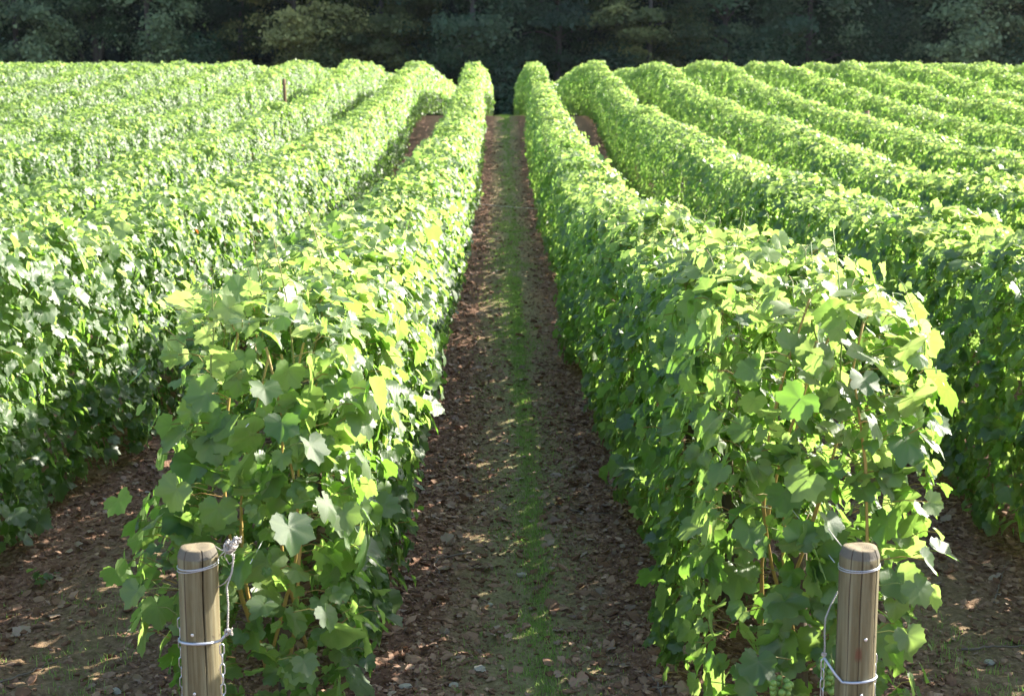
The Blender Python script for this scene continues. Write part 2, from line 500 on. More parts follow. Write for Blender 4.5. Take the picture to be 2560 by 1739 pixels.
def row_leaves(mb, xc_fn, y0, y1, per_m, size, temps, r, seed, petioles, caps=0, back=1.0, inner=0.22, sgn=1):
    n = int((y1 - y0) * per_m)
    if n <= 0: return
    y = r.uniform(y0, y1, n)
    kind = r.random(n)
    H = HEDGE_H + 0.05 * fbm(y * 0.9, y * 0 + seed, seed + 1) * 2 + 0.10 * fbm(y * 3.0, y * 0 + seed, seed + 2)
    H = H + np.interp(y, [2.8, 4.5, 8, 13, 19, 28], [-0.095, -0.05, -0.055, -0.03, 0.02, 0.0])
    p_in, p_top = inner, 0.22
    side = np.where(r.random(n) < 0.5, 1.0, -1.0)
    nf = 0.62 if temps is T_FAR else (0.85 if temps is T_MID else 1.0)      # far leaves lie more evenly
    t = r.uniform(0.03, 1.0, n)
    bump = 0.075 * fbm(y * 2.2, t * 2.2 + seed * 3 + side * 7, seed + 3) * 1.6 + 0.06 * fbm(y * 7.0, t * 2.5 + side * 5, seed + 4)
    w = 0.20 + 0.05 * np.sin(np.clip(t, 0, 1) * math.pi * 0.85) - np.interp(y, [6, 18], [0.03, 0.0]) * np.clip(t - 0.86, 0, 1) / 0.14
    w = (w + bump) - np.interp(y, [4, 6, 9, 14, 22, 28], [0.022, 0.012, 0.012, 0.005, 0.03, 0.075])
    x = side * (w + r.normal(0, 0.022, n))
    z = 0.06 + t * (H - 0.06)
    nrm = np.stack([side * 0.80, np.zeros(n), np.full(n, 0.48)], 1) + r.normal(0, 0.36 * nf, (n, 3))
    tip = np.stack([side * 0.35, np.zeros(n), np.full(n, -1.0)], 1) + r.normal(0, 0.45, (n, 3))
    top = kind > 1 - p_top
    x = np.where(top, r.uniform(-0.22, 0.22, n) * (1 - 0.32 * np.clip((y - 9) / 12, 0, 1)), x)
    z = np.where(top, H + 0.03 - np.interp(y, [6, 18], [0.8, 0.3]) * np.abs(x) ** 2 + r.normal(0, 0.022, n) + 0.03 * fbm(y * 5, x * 5, seed + 6), z)
    tn = np.stack([x * 2.0, np.zeros(n), np.full(n, 0.75)], 1) + r.normal(0, 0.46 * nf, (n, 3))
    tt = r.normal(0, 1, (n, 3)) + np.stack([x * 3, np.zeros(n), np.full(n, -0.3)], 1)
    nrm = np.where(top[:, None], tn, nrm); tip = np.where(top[:, None], tt, tip)
    ins = kind < p_in
    x = np.where(ins, r.uniform(-0.16, 0.16, n), x)
    z = np.where(ins, r.uniform(0.08, 1.0, n) * H, z)
    keep = np.ones(n, bool)
    if back < 1.0:      # the side turned away from the alley carries fewer leaves in the far rows
        keep &= ~((~top) & (~ins) & (side * sgn > 0) & (r.random(n) > back))
    # a few thin spots
    keep &= ~((~top) & (fbm(y * 3.2, t * 3.0 + side * 11, seed + 8) > 0.42))
    xc = xc_fn(y)
    P = np.stack([xc + x, y, prof(y) + z], 1)[keep]
    nrm, tip, top2, t2 = nrm[keep], tip[keep], top[keep], t[keep]
    m = len(P)
    young = np.clip(np.where(top2, r.normal(0.52, 0.30 if temps is T_NEAR else 0.20, m), r.normal(0.10, 0.16, m) + 0.35 * np.clip(t2 - 0.75, 0, 1) / 0.25 * r.random(m)), 0, 1)
    tint = r.random(m)
    rust = (r.random(m) < 0.0012).astype(float)
    L = size * np.clip(r.lognormal(0.0, 0.36, m), 0.4, 2.0) * np.where(top2, 0.85, 1.0) * np.where(rust > 0.5, 0.5, 1.0)
    put_leaves(mb, temps, P, frames(nrm, tip), L, tint, young, rust, r)
    if petioles:
        sel = r.random(m) < 0.40
        Q = P[sel].copy()
        Q[:, 0] -= (Q[:, 0] - xc_fn(Q[:, 1])) * 0.22
        Q[:, 2] -= 0.012; Q[:, 1] += r.normal(0, 0.02, len(Q))
        put_petioles(mb, P[sel], Q, 0.0013, r)

def end_cap(mb, xc, y0, r, n, size, sgn_y=-1, temps=None, half=0.19):
    z = r.uniform(0.05, 1.0, n) ** 0.9 * HEDGE_H * (0.91 if sgn_y < 0 else 1.0)
    x = r.uniform(-half, half, n) * np.where(z > 0.9 * HEDGE_H, 0.85, 1)
    y = y0 + np.abs(r.normal(0, 0.06, n)) * 1.0 - sgn_y * 0.0 + 0.06 * fbm(x * 6, z * 4, 77)
    P = np.stack([xc + x, y, prof(y) + z], 1)
    nrm = np.stack([x * 1.6, np.full(n, 0.62 * sgn_y), np.full(n, 0.45)], 1) + r.normal(0, 0.72, (n, 3))
    tip = np.stack([x * 2, np.full(n, 0.3 * sgn_y), np.full(n, -0.9)], 1) + r.normal(0, 0.6, (n, 3))
    L = size * np.clip(r.lognormal(0.0, 0.42, n), 0.4, 1.9)
    young = np.clip(r.normal(0.24, 0.22, n) + 0.5 * np.clip(z - 0.85, 0, 1) / 0.3, 0, 1)  # younger, brighter leaf tone at the row end also paints in sunlight
    put_leaves(mb, temps or T_NEAR, P, frames(nrm, tip), L, r.random(n), young, np.zeros(n), r)
    if temps is None:
        sel = r.random(n) < 0.7
        Q = P[sel].copy(); Q[:, 0] -= x[sel] * 0.45; Q[:, 1] += 0.05; Q[:, 2] -= 0.015
        put_petioles(mb, P[sel], Q, 0.0014, r)

ORD = ["first", "second", "third", "fourth", "fifth", "sixth", "seventh", "eighth", "ninth", "tenth", "eleventh", "twelfth"]
ROW_LABELS = {
    (-1, 1): "leafy vine row behind the cracked post, its alley side half in sun",
    (1, 1): "leafy vine row behind the post with a knot hole, its alley side in shade",
}
rows = {}
def make_row(sgn, k):
    r = np.random.default_rng(1000 + k * 2 + (sgn > 0))
    seed = 40 + k * 7 + (3 if sgn > 0 else 0)
    xc0 = sgn * (k - 0.5) * S
    if k == 1: near_shift = 0.03 if sgn > 0 else 0.06
    else: near_shift = 0.0
    def xc_fn(y):
        y = np.asarray(y, dtype=float)
        return xc0 + near_shift * np.clip((6 - y) / 3, 0, 1) + 0.03 * fbm(y * 0.35, y * 0 + seed, seed)
    # only the stretch that can come into view (with a margin for a step to the side)
    ys = max(ROW_Y0, (abs(xc0) - 1.0) / 0.44)
    lab = ROW_LABELS.get((sgn, k))
    if lab is None:
        sd = "cracked post" if sgn < 0 else "knot hole post"
        lab = f"clipped vine row, {ORD[k - 1]} from the grassy alley on the {sd} side"
    root = empty("vine_row", (float(xc0), float(ys), float(prof(ys))), lab, "vine row", "clipped vine rows running up the slope")
    mb = MB()
    def seg(a, b, *args, **kw):
        a = max(a, ys)
        if b > a: row_leaves(mb, xc_fn, a, b, *args, **kw)
    seg(ROW_Y0, 3.35, 1000, 0.032, T_NEAR, r, seed, True, sgn=sgn, inner=0.04)
    seg(3.3, 6.0, 2800, 0.0305, T_NEAR, r, seed, True, sgn=sgn, inner=0.14)
    seg(6.0, 9.5, 3300, 0.0285, T_MID, r, seed, False, sgn=sgn, inner=0.12)
    seg(9.5, 14.0, 2700, 0.029, T_MID, r, seed, False, sgn=sgn, back=0.5, inner=0.10)
    seg(14.0, 24.0, 3500, 0.0245, T_FAR, r, seed, False, sgn=sgn, back=0.35, inner=0.08)
    seg(24.0, 33.0, 2700, 0.027, T_FAR, r, seed, False, sgn=sgn, back=0.5, inner=0.06)
    seg(33.0, ROW_Y1, 800, 0.046, T_FAR, r, seed, False, sgn=sgn, back=0.6, inner=0.08)
    if ys <= ROW_Y0 + 1e-3:
        end_cap(mb, float(xc_fn(ROW_Y0)), ROW_Y0, r, 260, 0.035)
    end_cap(mb, float(xc_fn(ROW_Y1)), ROW_Y1, r, 150, 0.08, +1, T_FAR)
    mb.build("foliage", [M_LEAF, M_STEM], root)
    rows[(sgn, k)] = (root, xc_fn)
    return root
for k in range(1, 12):
    make_row(-1, k); make_row(1, k)

# stems and shoots of the two nearest rows
def curve(p0, p1, bend, n, r):
    p0, p1 = np.array(p0, float), np.array(p1, float)
    t = np.linspace(0, 1, n)[:, None]
    b = np.array(bend)[None]
    return p0 + (p1 - p0) * t + b * np.sin(t * math.pi) + np.cumsum(r.normal(0, 0.002, (n, 3)), axis=0)

def add_stems(sgn):
    root, xf = rows[(sgn, 1)]
    r = np.random.default_rng(77 + sgn)
    # woody trunks, one per vine
    for y in np.arange(3.0, 9.5, 1.0):
        x = float(xf(y)); g = float(prof(y))
        mb = MB()
        p = curve((x, y, g - 0.05), (x + r.normal(0, 0.03), y + r.normal(0, 0.04), g + 0.48), (r.normal(0, 0.03), r.normal(0, 0.03), 0), 9, r)
        mb.tube(p, np.linspace(0.026, 0.017, 9) * (1 + r.normal(0, 0.08, 9)), 8)
        mb.build("trunk", M_BARK, root)
    # ripe canes seen in the open end of the row
    x = float(xf(2.8))
    for i in range(5):
        x0 = x + r.normal(0, 0.05); y0 = 2.90 + 0.05 * i
        p = curve((x0, y0, 0.22), (x + r.normal(0.0, 0.10), y0 - 0.02 + r.normal(0, 0.03), 1.02 + r.normal(0, 0.07)), (r.normal(0, 0.05), -0.04, 0), 12, r)
        mb = MB(); rad_ = np.linspace(0.0048, 0.0024, 12); rad_[2::3] *= 1.35; mb.tube(p, rad_, 6)
        mb.build("cane", M_CANE, root)
    # soft shoots rising above the clipped top, each with its own small leaves
    for i in range(40):
        y = 2.84 + 0.13 * i + r.normal(0, 0.05)
        x0 = float(xf(y)) + r.uniform(-0.17, 0.17); g = float(prof(y))
        h = r.uniform(0.05, 0.16) if i not in (1, 5) else 0.19
        p = curve((x0, y, g + 0.88), (x0 + r.normal(0, 0.04), y + r.normal(0, 0.04), g + HEDGE_H - 0.04 + h), (r.normal(0, 0.02), r.normal(0, 0.02), 0), 9, r)
        mb = MB(); mb.tube(p, np.linspace(0.0028, 0.0009, 9), 5, mat=1, tint=r.random() * 0.5)
        q = p[3:]
        n = len(q)
        ang = np.arange(n) * 2.6 + r.uniform(0, 6)
        out = np.stack([np.cos(ang), np.sin(ang), np.full(n, 0.35)], 1)
        P = q + out * 0.025
        put_leaves(mb, T_NEAR, P, frames(out * 0.5 + np.array([0, 0, 0.6]) + r.normal(0, 0.35, (n, 3)), out + r.normal(0, 0.3, (n, 3))),
                   np.linspace(0.034, 0.012, n) * r.uniform(0.8, 1.2, n), r.random(n), np.clip(r.normal(0.75, 0.2, n), 0, 1), np.zeros(n), r)
        put_petioles(mb, P, q.copy(), 0.0009, r)
        mb.build("shoot", [M_LEAF, M_STEM], root)
    # trellis wires
    for h in (0.55, 0.85):
        yy = np.linspace(2.75, 14, 20)
        mb = MB(); mb.tube(np.stack([xf(yy), yy, prof(yy) + h], 1), 0.0011, 4)
        mb.build("trellis_wire", M_WIRE, root)
add_stems(-1); add_stems(1)

def big_leaves(sgn, items):
    """outstanding large leaves at the open end of a row, each on its stalk"""
    root, xf = rows[(sgn, 1)]
    r = np.random.default_rng(91 + sgn)
    for i in items:
        P = at(i[0], i[1], i[2])[None]
        mb = MB()
        put_leaves(mb, T_NEAR, P, frames(np.array([i[4]], float) + r.normal(0, 0.06, (1, 3)), np.array([i[5]], float)),
                   np.array([i[3]]), r.random(1) * 0.6, np.array([i[6]]), np.zeros(1), r)
        Q = P.copy(); Q[:, 0] += (xf(2.95) - Q[:, 0]) * 0.45; Q[:, 1] += 0.06; Q[:, 2] -= 0.02
        put_petioles(mb, P, Q, 0.0015, r)
        mb.build("leaf", [M_LEAF, M_STEM], root)

def grape_bunch(root, c, n, r):
    mb = MB()
    bm = bmesh.new(); bmesh.ops.create_icosphere(bm, subdivisions=2, radius=1.0)
    V = np.array([v.co for v in bm.verts]); F = [tuple(v.index for v in f.verts) for f in bm.faces]; bm.free()
    pts = []
    while len(pts) < n:
        t = r.random(); a = r.uniform(0, 6.28); rad = 0.022 * (1 - t * 0.75)
        p = np.array([math.cos(a) * rad, math.sin(a) * rad, -t * 0.075])
        if all(np.linalg.norm(p - q) > 0.0115 for q in pts) or r.random() < 0.01: pts.append(p)
    for p in pts:
        mb.add_faces(V * r.uniform(0.0068, 0.0086) + p + np.array(c), F)
    mb.tube([np.array(c) + (0, 0, 0.018), np.array(c) + (0.003, 0, 0.0), np.array(c) + (0, 0, -0.05)], 0.0015, 5, mat=1, tint=0.3)
    mb.build("grape_bunch", [M_GRAPE, M_STEM], root)

# pixel (in the 2324-wide view of the photograph) and depth along the axis -> world point; used to read places off the photo
def at(px, py, Z):
    f = 3000.0
    cx, cy = (px - 1162) / f * Z, -(py - 789.5) / f * Z
    p = cam.rotation_euler.to_matrix() @ Vector((cx, cy, -Z)) + Vector(cam.location)
    return np.array(p)
RU, FR, UP = (0.75, -0.35, 0.55), (0.1, -0.8, 0.45), (0.2, -0.25, 0.9)
big_leaves(-1, [(655, 1195, 2.66, .062, (0.55, -0.55, 0.62), (0.15, -0.3, -1), .0), (740, 1140, 2.80, .050, RU, (0.3, 0, -1), .25), (780, 1165, 2.84, .046, (0.3, -0.8, 0.3), (0.2, 0, -1), .4),
                (400, 1110, 2.76, .056, (-0.3, -0.8, 0.35), (-0.5, 0, -1), .45), (470, 895, 2.76, .052, FR, (-1, 0, -.3), .2), (705, 1010, 2.76, .050, RU, (0.4, -.3, -.6), .0),
                (600, 880, 2.74, .044, (0.4, -0.4, 0.85), (0.2, -.5, -.4), .1), (640, 960, 2.76, .048, FR, (0, -.2, -1), .0), (420, 680, 2.80, .042, (0.1, -0.4, -0.75), (-1, -.2, .1), .7),
                (600, 1370, 2.70, .040, UP, (-0.4, -.6, -.3), .1), (690, 1500, 2.70, .036, (0.2, -0.6, 0.7), (0.3, -.6, -.3), .3), (310, 1340, 2.74, .042, (-0.4, -0.7, 0.4), (-0.3, 0, -1), .4),
                (740, 1390, 2.76, .042, RU, (0.2, -.2, -1), .05), (520, 700, 2.80, .05, (0, -.5, .7), (-.6, -.5, -.1), .6)])
big_leaves(1, [(1815, 905, 2.70, .056, (-0.1, -0.85, 0.35), (-0.6, 0, -.7), .0), (2070, 900, 2.82, .060, (0.3, -0.6, -0.5), (0.9, 0, -.3), .75), (2060, 790, 2.82, .055, (0.2, -0.5, -0.6), (1, 0, .1), .8),
               (1985, 960, 2.76, .048, RU, (0.3, -.3, -.8), .0), (1830, 1090, 2.74, .052, (-0.2, -0.8, 0.3), (-.5, 0, -.9), .35), (2112, 1140, 2.86, .036, (0.2, -0.7, 0.2), (0.8, 0, -.2), .7),
               (2100, 1270, 2.84, .044, RU, (0.7, 0, -.7), .1), (2080, 1330, 2.80, .048, (0.3, -.6, .5), (0.4, 0, -1), .4), (2060, 1440, 2.78, .044, (0.1, -.8, .4), (0.2, 0, -1), .45),
               (1790, 700, 2.80, .046, UP, (-.7, -.5, 0), .8), (1900, 660, 2.84, .046, UP, (-.3, -.7, .1), .9), (1700, 1200, 2.90, .048, FR, (-.3, 0, -1), .1), (1720, 1500, 2.74, .052, FR, (-.2, 0, -1), .0),
               (1880, 1180, 2.72, .042, (0.5, -.5, .6), (0, -.3, -1), .0), (1960, 860, 2.74, .046, (0.3, -.6, .7), (0, -.5, -.6), .1)])
rg = np.random.default_rng(3)
grape_bunch(rows[(1, 1)][0], at(1772, 1540, 2.80), 24, rg)
grape_bunch(rows[(1, 1)][0], at(1885, 1500, 2.86), 20, rg)

# ------------------------------------------------------------------ end posts
def wood_mat():
    m, nt = new_mat("weathered_post_wood")
    tc = nt.nodes.new("ShaderNodeTexCoord")
    v1 = coords(nt, (55, 55, 2.2)); v2 = coords(nt, (160, 160, 5)); v3 = coords(nt, (14, 14, 9))
    n1 = noise(nt, 1.0, 5, 0.6, v1); n2 = noise(nt, 1.0, 5, 0.7, v2); n3 = noise(nt, 1.0, 4, 0.6, v3)
    c = ramp(nt, n1, [(0.28, (0.070, 0.053, 0.026)), (0.45, (0.135, 0.108, 0.055)), (0.57, (0.19, 0.163, 0.092)), (0.75, (0.31, 0.283, 0.175))])
    c = mixc(nt, mth(nt, 'MULTIPLY', mth(nt, 'SUBTRACT', n2, 0.45, True), 1.6, True), c, (0.10, 0.068, 0.036))
    c = mixc(nt, mth(nt, 'MULTIPLY', mth(nt, 'SUBTRACT', n3, 0.52, True), 2.2, True), c, (0.19, 0.18, 0.11))
    # end grain and grey bevel
    e = attr(nt, "endgrain")
    tcs = nt.nodes.new("ShaderNodeSeparateXYZ"); nt.links.new(tc.outputs['Object'], tcs.inputs[0])
    dist = mth(nt, 'SQRT', mth(nt, 'ADD', mth(nt, 'POWER', mth(nt, 'ADD', tcs.outputs[0], 0.004), 2.0), mth(nt, 'POWER', tcs.outputs[1], 2.0)))
    rings = mth(nt, 'SINE', mth(nt, 'ADD', mth(nt, 'MULTIPLY', dist, 1600.0), mth(nt, 'MULTIPLY', n3, 6.0)))
    eg = mixc(nt, mth(nt, 'MULTIPLY', mth(nt, 'ADD', rings, 1.0), 0.5), (0.20, 0.15, 0.085), (0.29, 0.225, 0.135))
    eg = mixc(nt, mth(nt, 'MULTIPLY', noise(nt, 90, 4), 0.5), eg, (0.19, 0.165, 0.125))
    c = mixc(nt, e, c, eg)
    bv = attr(nt, "bevel")
    c = mixc(nt, mth(nt, 'MULTIPLY', bv, 0.85), c, mixc(nt, noise(nt, 260, 3), (0.065, 0.055, 0.043), (0.19, 0.17, 0.14)))
    ck = attr(nt, "crack")
    c = mixc(nt, ck, c, (0.05, 0.032, 0.02))
    kn = attr(nt, "knot")
    c = mixc(nt, kn, c, (0.14, 0.065, 0.035))
    # rusty dark specks
    sp = mth(nt, 'GREATER_THAN', noise(nt, 1.0, 2, 0.5, coords(nt, (60, 60, 45))), 0.735)
    c = mixc(nt, mth(nt, 'MULTIPLY', sp, 0.6), c, (0.07, 0.05, 0.035))
    p = nt.nodes.new("ShaderNodeBsdfPrincipled"); nt.links.new(c, p.inputs['Base Color'])
    p.inputs['Roughness'].default_value = 0.8; p.inputs['Specular IOR Level'].default_value = 0.25
    b = nt.nodes.new("ShaderNodeBump"); b.inputs['Strength'].default_value = 0.5; b.inputs['Distance'].default_value = 0.003
    nt.links.new(mth(nt, 'ADD', n2, mth(nt, 'MULTIPLY', n1, 0.5)), b.inputs['Height']); nt.links.new(b.outputs[0], p.inputs['Normal'])
    out = nt.nodes.new("ShaderNodeOutputMaterial"); nt.links.new(p.outputs[0], out.inputs[0])
    return m
M_WOOD = wood_mat()

def post_mesh(h, rad, cracks, knot, r):
    """local coordinates, base at z=0; cracks: (angle deg, depth, top-to-bottom start z); knot: (angle, z)"""
    seg = 240
    a = np.linspace(0, 2 * math.pi, seg, endpoint=False)
    zs = np.concatenate([np.linspace(-0.15, h - 0.018, 70), [h - 0.0165, h - 0.012, h - 0.006, h - 0.002, h]])
    V, bev, eg, ck, kn = [], [], [], [], []
    base = 1 + 0.012 * np.sin(2 * a + 1) + 0.008 * np.sin(3 * a + 2) + 0.004 * np.sin(9 * a)
    for i, z in enumerate(zs):
        up = max(0, (z - (h - 0.018)) / 0.018)
        rr = rad * base * (1 - 0.17 * up ** 1.2) * (1 + 0.004 * math.sin(z * 21))
        c = np.zeros(seg); k = np.zeros(seg)
        for ang, dep, z0 in cracks:
            wob = ang + 2.0 * math.sin(z * 9) + 0.8 * math.sin(z * 31)
            d = np.abs((np.degrees(a) - wob + 180) % 360 - 180)
            g = np.clip(1 - d / (1.9 + 0.6 * math.sin(z * 14)), 0, 1) * (1.0 if z > z0 else 0.0)
            rr = rr - dep * g; c = np.maximum(c, np.clip(g * 1.4, 0, 1))
        if knot:
            d = np.abs((np.degrees(a) - knot[0] + 180) % 360 - 180) * math.pi / 180 * rad
            q = (d / 0.0072) ** 2 + ((z - knot[1]) / 0.0125) ** 2
            k = np.clip(1.6 - q, 0, 1)
        V.append(np.stack([np.cos(a) * rr, np.sin(a) * rr, np.full(seg, z) + (0.0015 * np.sin(a * 2 + 1) if up > 0 else 0)], 1))
        bev.append(np.full(seg, 1.0 if 0 < up < 1 else 0.0) if up > 0 else np.clip(np.full(seg, (z - (h - 0.03)) / 0.03), 0, 1) * 0)
        eg.append(np.full(seg, 1.0 if up >= 1 else 0.0)); ck.append(c * (1 if up < 1 else .8)); kn.append(k)
    nr = len(zs)
    F = []
    for i in range(nr - 1):
        for j in range(seg):
            k2 = (j + 1) % seg
            F.append((i * seg + j, i * seg + k2, (i + 1) * seg + k2, (i + 1) * seg + j))
    # end-grain disc: rings inwards
    last = (nr - 1) * seg
    Vt = np.concatenate(V)
    prev = last; n0 = len(Vt)
    extra = []
    for q, f in enumerate((0.985, 0.66, 0.33)):
        extra.append(np.stack([Vt[last:last + seg, 0] * f, Vt[last:last + seg, 1] * f, Vt[last:last + seg, 2] + 0.0006], 1))
        cur = n0 + q * seg
        for j in range(seg):
            k2 = (j + 1) % seg
            F.append((prev + j, prev + k2, cur + k2, cur + j))
        prev = cur
    extra.append(np.array([[0, 0, h + 0.0006]]))
    ci = n0 + 3 * seg
    for j in range(seg):
        F.append((prev + j, prev + (j + 1) % seg, ci))
    Vt = np.concatenate([Vt] + extra)
    ne = len(Vt) - n0
    ones, zero = np.ones(ne), np.zeros(ne)
    cke = np.concatenate([ck[-1], ck[-1] * 0.7, np.zeros(ne - 2 * seg)])
    mb = MB()
    mb.add_faces(Vt, F, 0, True, bevel=np.concatenate(bev + [zero]), endgrain=np.concatenate(eg + [ones]),
                 crack=np.concatenate(ck + [cke]), knot=np.concatenate(kn + [zero]))
    return mb

def link_chain(mb, p0, n, pitch=0.0205, wid=0.0042, rad=0.00135):
    for i in range(n):
        c = np.array(p0) - np.array([0, 0, pitch * (i + 0.5)])
        t = np.linspace(0, 2 * math.pi, 20)
        hl = pitch * 0.5 + 0.001
        lx = np.sign(np.cos(t)) * np.minimum(np.abs(np.cos(t)) * 1.3, 1) * wid
        lz = np.sin(t) * hl
        ang = (0.35 if i % 2 == 0 else 0.35 + math.pi / 2)
        pts = np.stack([c[0] + lx * math.cos(ang), c[1] + lx * math.sin(ang), c[2] + lz], 1)
        mb.tube(pts, rad, 5, cap=False)

def twist(mb, pts, rad, r, turns=18, amp=0.0016):
    """two wires twisted round a path"""
    pts = np.array(pts, float)
    n = 60
    t = np.linspace(0, len(pts) - 1, n)
    P = np.stack([np.interp(t, np.arange(len(pts)), pts[:, k]) for k in range(3)], 1)
    a = np.linspace(0, turns * 2 * math.pi, n)
    for ph in (0, math.pi):
        q = P + amp * np.stack([np.cos(a + ph), np.sin(a + ph), np.zeros(n)], 1)
        mb.tube(q, rad, 4)

def tangle(mb, c, rad, n, wr, r):
    for i in range(n):
        ph = r.uniform(0, 6.28, 3); k = r.uniform(2, 4, 3)
        t = np.linspace(0, 1, 26)
        p = np.stack([np.sin(k[j] * t * 3 + ph[j]) for j in range(3)], 1) * rad * r.uniform(0.5, 1.0, 3) + np.array(c)
        mb.tube(p, wr, 4)

def make_post(px_top, py_top, Z, lean, cracks, knot, label, left):
    r = np.random.default_rng(9 if left else 10)
    top = at(px_top, py_top, Z)
    h = float(top[2]); rad = 0.0385
    base = (float(top[0]), float(top[1]), 0.0)
    post = post_mesh(h, rad, cracks, knot, r).build("end_post", M_WOOD)
    post.location = base
    post.rotation_euler = (0, lean, 0)
    # keep the head where the photo shows it
    post.location.x -= math.sin(lean) * h
    tag(post, label, "post", "round end posts of the two middle vine rows")
    def part(mb, name, mat):
        o = mb.build(name, mat); o.parent = post; return o
    def ringpts(z, tilt, n=40, rr=rad + 0.0012, ph=0.0, sag=0.0):
        a = np.linspace(0, 2 * math.pi, n)
        return np.stack([np.cos(a) * rr, np.sin(a) * rr, z + tilt * np.cos(a) + sag * np.sin(a)], 1)
    if left:
        mb = MB(); mb.tube(ringpts(h - 0.036, 0.002), 0.0011, 5); mb.tube(ringpts(h - 0.033, 0.0045, sag=0.002), 0.0011, 5); mb.tube(ringpts(h - 0.040, 0.006, sag=-0.001), 0.0010, 5)
        part(mb, "wire_band", M_WIRE)
        # heavy ring, drawn up to a knot beside the post
        a = np.linspace(math.pi * 0.62, math.pi * 1.80, 30)
        p = np.stack([np.cos(a) * (rad + 0.003), np.sin(a) * (rad + 0.003), h - 0.190 - 0.006 * np.sin(a)], 1)
        knot_p = np.array([0.064, -0.046, h - 0.158])
        p = np.concatenate([p, [[0.050, -0.042, h - 0.176], knot_p]])
        mb = MB(); mb.tube(p, 0.0028, 8); part(mb, "support_ring", M_RING)
        mb = MB()
        tangle(mb, knot_p + (0.002, 0, 0), 0.008, 5, 0.0011, r)
        twist(mb, [knot_p, knot_p + (0.001, 0, 0.02), knot_p + (0.002, 0.004, 0.055), knot_p + (-0.001, 0.01, 0.088), knot_p + (0.008, 0.02, 0.115), knot_p + (0.012, 0.025, 0.15)], 0.0010, r)
        kt = knot_p + (0.006, 0.03, 0.165)
        tangle(mb, kt, 0.012, 10, 0.0012, r); tangle(mb, kt + (0.010, 0.01, 0.008), 0.008, 6, 0.0011, r)
        tangle(mb, kt + (-0.004, 0.0, -0.010), 0.007, 4, 0.0011, r)
        mb.tube([kt, kt + (-0.012, -0.01, -0.006), (rad + 0.004, 0.012, h - 0.010), (rad * 0.7, rad * 0.7, h - 0.006)], 0.0014, 5)
        mb.tube([kt, kt + (-0.015, -0.012, -0.012), (rad + 0.002, -0.004, h - 0.022)], 0.0012, 5)
        mb.tube([kt, kt + (0.004, -0.006, -0.03), kt + (0.0, -0.01, -0.055), kt + (-0.012, -0.01, -0.072), kt + (-0.03, 0, -0.085)], 0.0012, 5)
        mb.tube([kt + (-0.006, 0, 0), kt + (-0.013, -0.004, -0.02), kt + (-0.004, -0.004, -0.036), kt + (0.006, -0.004, -0.03)], 0.0010, 5)
        part(mb, "twisted_wire", M_OLDWIRE)
        mb = MB(); link_chain(mb, (-rad - 0.0045, 0.012, h - 0.150), 14); part(mb, "chain", M_WIRE)
        mb = MB(); link_chain(mb, (rad + 0.0115, -0.038, h - 0.186), 12); part(mb, "chain", M_WIRE)
        nails = [(-0.006, h - 0.166), (-0.006, h - 0.287)]
    else:
        mb = MB(); mb.tube(ringpts(h - 0.036, 0.003, sag=0.001), 0.0011, 5); mb.tube(ringpts(h - 0.040, 0.004, sag=0.0), 0.0012, 5)
        part(mb, "wire_band", M_WIRE)
        a = np.linspace(math.pi * 2.22, math.pi * 1.22, 28)
        p = np.stack([np.cos(a) * (rad + 0.003), np.sin(a) * (rad + 0.003), h - 0.268 - 0.005 * np.sin(a) + 0.004 * np.cos(a)], 1)
        knot_p = np.array([-0.066, -0.012, h - 0.222])
        p = np.concatenate([p, [[-0.046, -0.026, h - 0.252], knot_p]])
        mb = MB(); mb.tube(p, 0.0027, 8); part(mb, "support_ring", M_RING)
        mb = MB()
        tangle(mb, knot_p + (0, 0, 0.006), 0.005, 5, 0.0010, r)
        twist(mb, [knot_p, knot_p + (0.001, 0, 0.02), knot_p + (0.001, 0.006, 0.05), knot_p + (0.004, 0.015, 0.075), knot_p + (0.018, 0.03, 0.098), knot_p + (0.036, 0.05, 0.118)], 0.0009, r)
        part(mb, "twisted_wire", M_OLDWIRE)
        mb = MB(); mb.tube([(rad * 0.9, 0.02, h - 0.006), (rad + 0.006, 0.03, h - 0.02), (rad + 0.010, 0.04, h - 0.042)], 0.0010, 5)
        part(mb, "wire_end", M_OLDWIRE)
        mb = MB(); mb.tube([(-rad * 0.86, 0.01, h - 0.002), (-rad - 0.004, 0.03, h + 0.010), (-rad - 0.012, 0.05, h + 0.022)], 0.0010, 5)
        part(mb, "wire_end", M_OLDWIRE)
        mb = MB(); link_chain(mb, (-0.0675, -0.012, h - 0.226), 11); part(mb, "chain", M_WIRE)
        mb = MB(); link_chain(mb, (rad + 0.004, 0.012, h - 0.226), 11); part(mb, "chain", M_WIRE)
        nails = [(0.0075, h - 0.176), (0.0035, h - 0.290)]
    for nx, nz in nails:
        mb = MB()
        y = -math.sqrt(max((rad * 1.0) ** 2 - nx * nx, 0))
        mb.tube([(nx, y + 0.006, nz), (nx, y - 0.0015, nz), (nx, y - 0.0030, nz), (nx, y - 0.0034, nz)], [0.0018, 0.0018, 0.0032, 0.0020], 10)
        part(mb, "nail", M_NAIL)
    return post
make_post(448, 1240, 2.60, 0.0, [(-62, 0.012, -0.2), (-118, 0.0010, 0.2)], None,
          "round wooden end post split by one long crack, wire knot tied beside its head", True)
make_post(1951, 1240, 2.60, 0.0, [(-42, 0.006, -0.2), (-95, 0.0025, 0.1), (-128, 0.0010, -0.2)], (-97, 0.45),
          "round wooden end post with a reddish knot hole, behind it green grapes", False)

